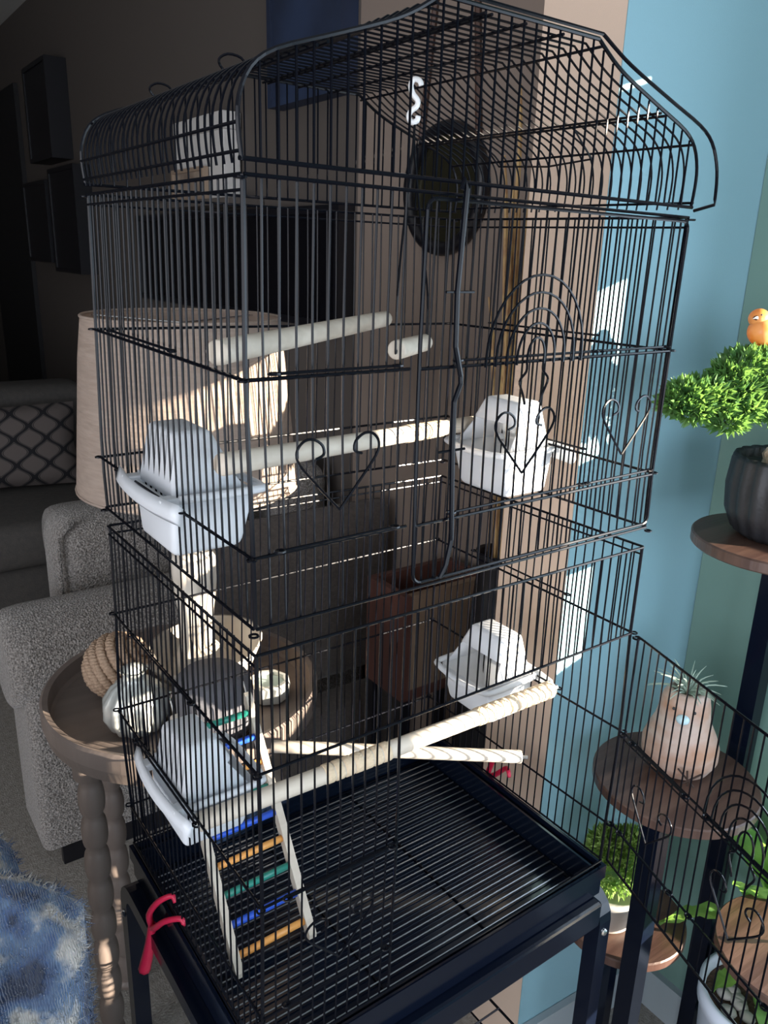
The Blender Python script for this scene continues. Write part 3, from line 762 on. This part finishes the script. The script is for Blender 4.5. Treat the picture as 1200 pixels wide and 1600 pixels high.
# wooden crate, book-like box with a plant below
cr = thing('wooden_crate', 'small red brown wooden crate standing behind the cage', 'crate', (.80, .765, 0))
M_redwood = woodmat('red_brown_wood', (.075, .030, .024), (.12, .05, .038), .5); M_sunlit_tan = woodmat('sunlit_tan_wood', (.22, .15, .10), (.28, .20, .14), .6)  # tan front board: sunlight on that side is put into the lighter colour
mesh('side_board', box(-.10, -.07, .485, .10, -.055, .705), M_sunlit_tan, cr); mesh('side_board', box(-.10, .055, .485, .10, .07, .705), M_redwood, cr)
mesh('side_board', box(-.115, -.07, .485, -.10, .07, .705), M_redwood, cr); mesh('side_board', box(.10, -.07, .485, .115, .07, .705), M_redwood, cr)
mesh('base_board', box(-.115, -.07, .46, .115, .07, .485), M_redwood, cr)
for x in (-.10, .10):
    for y in (-.055, .055): mesh('leg', box(x-.012, y-.012, 0, x+.012, y+.012, .46), M_frame, cr)

# ------------------------------------------------------------------ plant stand in the corner
M_darkwood = woodmat('dark_walnut', (.055, .028, .022), (.105, .06, .045), .38, (3, 50, 3))
M_lightwood = woodmat('tan_walnut_edge', (.16, .09, .06), (.24, .15, .10), .45, (3, 50, 3))
ps = thing('plant_stand', 'corner plant stand with round walnut shelves on black square posts', 'plant stand', (.78, .05, 0))
O = rel(ps)
def shelf(x, y, z, r, label=None):
    s = mesh('shelf', shift(disc_cap(lathe([(r-.002, z-.016), (r, z-.014), (r, z-.002), (r-.002, z)], 64), 64), -O+Vector((x, y, 0))), M_darkwood, ps)
    if label: s['label'] = label
zsT, zsM, zsL, zsR = Z0-.385, Z0-.757, Z0-1.035, Z0-.945
shelf(.776, .012, zsT, .112); shelf(.703, .062, zsM, .117); shelf(.688, .104, zsL, .098); shelf(.752, -.128, zsR, .105)
def sqpost(x, y, z1, h=.0135, z0=0): return shift(box(x-h, y-h, z0, x+h, y+h, z1), -O)
mesh('post', sqpost(.612, .024, zsM-.016), M_black, ps); mesh('post', sqpost(.862, .052, zsT-.016), M_black, ps)
mesh('post', sqpost(.760, -.195, zsR-.016), M_black, ps); mesh('post', sqpost(.745, .150, zsL+.02, .010), M_black, ps)
for b_ in ((.612, .018, .12, .745, .03, .14), (.612, .016, zsM-.030, .70, .032, zsM-.0165), (.78, .02, zsT-.030, .862, .06, zsT-.0165), (.76, -.19, .17, .862, -.17, .19), (.852, -.19, .17, .872, .06, .19)):
    mesh('brace', shift(box(*b_), -O), M_black, ps)
# bonsai
bn = thing('bonsai', 'bonsai with spreading green pads in a fluted black pot, top shelf', 'plant', (.775, .018, zsT)); O = rel(bn)
M_pot = mat('matt_black_pot', (.014, .015, .018), .5, bump=('noise', 200, .15))
mesh('pot', lathe([(.0, 0), (.044, .0), (.058, .010), (.069, .036), (.072, .070), (.069, .104), (.066, .110), (.061, .106), (.060, .096), (0, .094)], 80, flute=20, amp=.07), M_pot, bn, True)
M_rock = mat('tan_rock', (.38, .27, .19), .9, noise=(90, 4), c2=(.55, .45, .36), bump=('voronoi', 160, 1))
bm = bmesh.new(); bmesh.ops.create_icosphere(bm, subdivisions=3, radius=1)
for v in bm.verts:
    k = 1+.18*math.sin(v.co.x*5+1)*math.cos(v.co.y*6)+random.uniform(-.05, .05); v.co = Vector((v.co.x*.034*k, v.co.y*.034*k, v.co.z*.024*k+.106))
me = bpy.data.meshes.new('stone'); bm.to_mesh(me); bm.free(); me.materials.append(M_rock); link(bpy.data.objects.new('stone', me), bn)
M_bark = mat('bonsai_bark', (.05, .035, .03), .9, bump=('noise', 120, .6))
trunk = spline([(0.015, -.01, .10), (.025, -.02, .13), (.0, .0, .160), (-.045, .020, .178), (-.085, .038, .180), (-.135, .062, .178)], 5)
mesh('trunk', tube(trunk, lambda i: .008-.00022*i, 8), M_bark, bn, True)
mesh('trunk', tube(spline([(-.01, .004, .162), (-.02, .015, .20), (-.045, .035, .220)], 5), .0045, 8), M_bark, bn, True)
def leafmat(name, a, b, tr=.35): return mat(name, a, .45, noise=(60, 2), c2=b, trans=tr, tc_=(.22, .40, .08))
M_leafA = leafmat('bonsai_leaf', (.05, .14, .045), (.13, .28, .07)); M_leafB = leafmat('boxwood_leaf', (.20, .34, .07), (.48, .62, .20), .45)
def foliage(pads, n, size, name, m, parent, stemlen=0):
    V, F = [], []
    for i in range(n):
        c, r = random.choice(pads)
        d = Vector((random.gauss(0, 1), random.gauss(0, 1), random.gauss(0, 1))).normalized()*random.uniform(.55, 1)**.5
        p = Vector(c)+Vector((d.x*r[0], d.y*r[1], d.z*r[2]))
        t = (d+Vector((random.uniform(-.6, .6), random.uniform(-.6, .6), random.uniform(-.1, .9)))).normalized()
        s = t.cross(Vector((random.uniform(-1, 1), random.uniform(-1, 1), random.uniform(-1, 1)))).normalized()
        L = size*random.uniform(.7, 1.3); W_ = L*.20; up = t.cross(s)*L*.12
        k = len(V)
        V += [p, p+t*L*.45+s*W_+up, p+t*L, p+t*L*.45-s*W_+up]; F += [(k, k+1, k+2), (k, k+2, k+3)]
    o = mesh(name, (V, F), m, parent); o['kind'] = 'stuff'; return o
padsA = [((-.160, .073, .180), (.016, .016, .010)), ((-.144, .068, .190), (.022, .022, .012)), ((-.140, .060, .173), (.022, .022, .012)), ((-.120, .059, .192), (.026, .026, .014)), ((-.112, .050, .178), (.026, .026, .014)),
         ((-.105, .036, .160), (.022, .022, .010)), ((-.086, .042, .196), (.028, .028, .016)), ((-.070, .045, .226), (.024, .024, .014)), ((-.083, .031, .176), (.024, .024, .014)), ((-.045, .035, .228), (.028, .028, .016)),
         ((-.048, .022, .200), (.030, .030, .018)), ((-.045, .010, .172), (.026, .026, .014)), ((-.090, .049, .214), (.020, .020, .012)), ((-.01, .01, .21), (.035, .035, .02)), ((.01, -.02, .19), (.03, .03, .02))]
foliage(padsA, 6000, .0135, 'foliage', M_leafA, bn)
# little orange bird on the bonsai
lb = thing('bird_figurine', 'small glossy orange bird figurine perched on the bonsai', 'figurine', (.730, .062, zsT+.247))
M_ob = mat('orange_bird_glaze', (.75, .33, .07), .3, noise=(60, 2), c2=(.85, .48, .18), trans=.35)
mesh('bird_body', sphere((.001, -.002, .018), .0195, 24, 14, (1.1, .95, .95)), M_ob, lb, True)
mesh('bird_head', sphere((-.006, .003, .0335), .0125, 20, 12, (1, 1, .95)), M_ob, lb, True)
mesh('bird_tail', xf(sphere((0, 0, 0), .012, 12, 8, (1.6, .7, .35)), Matrix.Translation((.018, -.012, .018)) @ Matrix.Rotation(-.6, 4, 'Z')), M_ob, lb, True)
mesh('beak', xf(tube([(0, 0, 0), (-.004, .0, .0), (-.008, 0, -.001)], lambda i: (.003, .002, .0003)[i], 6), Matrix.Translation((-.0175, .000, .0345))), M_frame, lb)
mesh('eye', sphere((-.0135, -.004, .038), .0016, 8, 6), M_frame, lb); mesh('eye', sphere((-.0095, .0125, .038), .0016, 8, 6), M_frame, lb)
# planter shaped like a chick, with an air plant
cp = thing('bird_planter', 'pinkish wooden bird shaped planter with spiky air plant, middle shelf', 'planter', (.712, .070, zsM)); O = rel(cp)
M_pink = mat('pinkish_carved_wood', (.36, .20, .13), .5, noise=((14, 14, 26), 5), c2=(.46, .38, .34), bump=('noise', (30, 30, 120), .25))
KP = 1.10
PRb = [(.0, 0), (.024, .001), (.040, .008), (.049, .026), (.049, .044), (.044, .060), (.037, .076), (.033, .090), (.0315, .104), (.029, .116), (.024, .124), (.019, .126), (.014, .120), (0, .118)]
vf = lathe(PRb, 40)
face = Vector((-.80, -.60, 0))
V = []
for v in vf[0]:
    k = max(0, 1-v.z/.09); v = v + Vector((.012*k, .004*k, 0)); V.append(v)
mesh('planter_body', (V, vf[1]), M_pink, cp, True)
fx = Vector((-.86, -.50, 0)); sxv = Vector((.50, -.86, 0))
mesh('beak', sphere(fx*.033+Vector((0, 0, .098)), .0085, 14, 10, (1, 1, .75)), mat('pale_blue_glaze', (.45, .62, .68), .25), cp, True)
for s in (-1, 1): mesh('eye', sphere(fx*.0280+sxv*s*.0125+Vector((0, 0, .108)), .0022, 8, 6), M_frame, cp)
M_carve = mat('burnt_line', (.03, .015, .01), .8)
for s, a in ((.010, .022), (.018, -.003), (.026, -.022)):
    mesh('burnt_mark', tube([fx*.050+sxv*s+Vector((0, 0, .016)), fx*.048+sxv*(s+a)+Vector((0, 0, .036))], .0013, 5), M_carve, cp)
M_air = mat('air_plant_green', (.36, .46, .38), .7, trans=.3)
V, F = [], []
for i in range(44):
    a = i*2.399; e = .15+.9*random.random(); L = random.uniform(.034, .058)
    d = Vector((math.cos(a)*math.cos(e), math.sin(a)*math.cos(e), math.sin(e)))
    P = [Vector((0, 0, .118)), Vector((0, 0, .118))+d*L*.5+Vector((0, 0, .004)), Vector((0, 0, .118))+d*L-Vector((0, 0, .006))]
    mesh('spiky_leaf', tube(spline(P, 3), lambda j: .0021*(1-j/6.6), 4), M_air, cp)
cp.scale = (KP, KP, KP)
# boxwood in a pale pot
bx = thing('potted_boxwood', 'bright green boxwood in a pale grey pot on the low left shelf', 'plant', (.662, .118, zsL)); 
mesh('pot', lathe([(0, 0), (.038, 0), (.042, .004), (.058, .060), (.062, .062), (.062, .072), (.054, .072), (.050, .060), (0, .058)], 40), mat('pale_stone_pot', (.50, .48, .45), .6, noise=(40, 3), c2=(.42, .40, .38)), bx, True)
mesh('foliage_core', sphere((0, 0, .105), .036, 14, 8), M_leafA, bx)
foliage([((-.006, -.012, .115), (.046, .044, .046)), ((.01, -.02, .130), (.034, .034, .038)), ((-.02, .0, .140), (.026, .026, .03))], 3600, .011, 'foliage', M_leafB, bx)
# white pot with big leaves
wpt = thing('potted_leafy_plant', 'large leaved green plant in a white pot on the floor', 'plant', (.826, -.065, 0))
mesh('pot', lathe([(0, 0), (.058, 0), (.066, .008), (.082, .250), (.087, .253), (.087, .282), (.079, .282), (.075, .258), (0, .252)], 48), mat('white_ceramic_pot', (.62, .68, .78), .3), wpt, True)
mesh('soil', disc_cap(lathe([(.076, .258), (.076, .264)], 30), 30), mat('potting_soil', (.08, .045, .03), .95, bump=('voronoi', 150, 1)), wpt)
for i in range(14):
    a = random.uniform(0, 6.28); r = random.uniform(.02, .065)
    mesh('pebble', sphere((r*math.cos(a), r*math.sin(a), .268), .011, 10, 6, (1, 1.2, .6)), mat('pebble', (.45, .42, .40), .6) if i == 0 else bpy.data.materials['pebble'], wpt, True)
M_big = mat('variegated_leaf', (.05, .18, .05), .4, noise=((30, 30, 30), 3), c2=(.22, .42, .12), trans=.45, tc_=(.35, .62, .12))
def bigleaf(base, tip, wdt, parent, droop=.02):
    base, tip = Vector(base), Vector(tip); ax = tip-base; s = ax.cross(Vector((.3, .5, 1))).normalized(); up = s.cross(ax).normalized()
    V, F = [], []; n = 12; m2 = 6
    for i in range(n+1):
        t = i/n; w2 = wdt*math.sin(math.pi*min(1, t*.92+.06))**.75*(1-.25*t)
        for j in range(m2+1):
            q = j/m2*2-1
            V.append(base+ax*t+s*q*w2+up*(abs(q)*.18*w2-droop*t*t*3+.004*math.sin(i*1.7+j)))
    for i in range(n):
        for j in range(m2): F.append((i*(m2+1)+j, i*(m2+1)+j+1, (i+1)*(m2+1)+j+1, (i+1)*(m2+1)+j))
    l = mesh('leaf', (V, F), M_big, parent, True)
    mesh('leaf_stalk', tube(spline([(0, 0, .255), Vector((base.x*.5, base.y*.5, (.255+base.z)/2)), base, base+ax*.15], 4), .0022, 6), M_big, parent, True)
for b_, t_, w_ in (((-.02, .03, .41), (-.09, .12, .445), .045), ((.0, .0, .44), (-.05, .03, .555), .050), ((.01, -.02, .48), (.03, -.02, .605), .055), ((-.01, -.02, .385), (-.05, -.03, .505), .040),
                   ((.01, .02, .46), (.02, .09, .585), .045), ((-.02, .0, .325), (-.07, .03, .385), .030), ((-.02, -.02, .305), (-.07, -.06, .335), .025)):
    bigleaf(b_, t_, w_, wpt)

# ------------------------------------------------------------------ blue knitted throw at the lower left
M_throw = bpy.data.materials.new('blue_knit'); M_throw.use_nodes = True
nt = M_throw.node_tree; b = nt.nodes['Principled BSDF']; b.inputs['Roughness'].default_value = .95; b.inputs['Sheen Weight'].default_value = .5
tc = nt.nodes.new('ShaderNodeTexCoord'); nz = nt.nodes.new('ShaderNodeTexNoise'); nz.inputs['Scale'].default_value = 15; nz.inputs['Detail'].default_value = 5
nt.links.new(tc.outputs['Object'], nz.inputs['Vector']); crr = nt.nodes.new('ShaderNodeValToRGB'); e = crr.color_ramp.elements
e[0].position = .41; e[0].color = (.012, .03, .09, 1); e[1].position = .58; e[1].color = (.68, .64, .60, 1)
x = e.new(.46); x.color = (.05, .11, .27, 1); x = e.new(.52); x.color = (.13, .22, .38, 1)
nt.links.new(nz.outputs['Fac'], crr.inputs[0]); nt.links.new(crr.outputs[0], b.inputs['Base Color'])
wv = nt.nodes.new('ShaderNodeTexWave'); wv.inputs['Scale'].default_value = 130; wv.inputs['Distortion'].default_value = 6
nt.links.new(tc.outputs['Object'], wv.inputs['Vector']); bp = nt.nodes.new('ShaderNodeBump'); bp.inputs['Strength'].default_value = .8; bp.inputs['Distance'].default_value = .004
nt.links.new(wv.outputs[0], bp.inputs['Height']); nt.links.new(bp.outputs[0], b.inputs['Normal'])
th = thing('throw_blanket', 'fuzzy blue and white knitted throw heaped at the lower left', 'blanket', (-.30, .265, 0)); 
def bl(u, v):     # u round, v from the top (0) to the floor (1)
    a = 2*math.pi*u
    r = min(1, v/.38)**.8
    fold = 1+.06*math.sin(5*a+1+3*v)+.055*math.sin(11*a+2*v)*min(1, v*2)+.015*math.sin(23*a+9*v)
    z = .765-.075*min(1, v/.4)**2.2-.685*max(0, (v-.4)/.6)+.028*math.sin(7*a+10*v)*(1-v)*min(1, v*4)
    return Vector((.200*r*fold*math.cos(a), .220*r*fold*math.sin(a), max(.002, z)))
V, F = [], []; nu, nv = 120, 50
for j in range(nv+1):
    for i in range(nu): V.append(bl(i/nu, j/nv))
for j in range(nv):
    for i in range(nu): F.append((j*nu+i, (j+1)*nu+i, (j+1)*nu+(i+1) % nu, j*nu+(i+1) % nu))
mesh('knit_cloth', (V, F), M_throw, th, True)
V, F = [], []
for i in range(16000):
    u = random.random(); v = random.uniform(.05, .95); p = bl(u, v); q = bl(u+.003, v); s_ = bl(u, v+.01)
    n_ = (s_-p).cross(q-p)
    if n_.length < 1e-9: continue
    n_ = n_.normalized()*(1 if n_.normalized().dot(p-Vector((0, 0, .2))) > 0 else -1)
    d = (n_+Vector((random.uniform(-1, 1), random.uniform(-1, 1), random.uniform(-1, 1)))*.9).normalized()
    L = random.uniform(.005, .013); s2 = d.orthogonal().normalized()*.0006; k = len(V)
    d2 = (d+Vector((random.uniform(-1, 1), random.uniform(-1, 1), random.uniform(-1, 1)))*.6).normalized()
    V += [p-s2, p+s2, p+d*L*.5+s2*.7, p+d*L*.5-s2*.7, p+d*L*.5+d2*L*.6]; F += [(k, k+1, k+2, k+3), (k+3, k+2, k+4)]
tag(mesh('yarn_fuzz', (V, F), M_throw, th), kind='stuff')
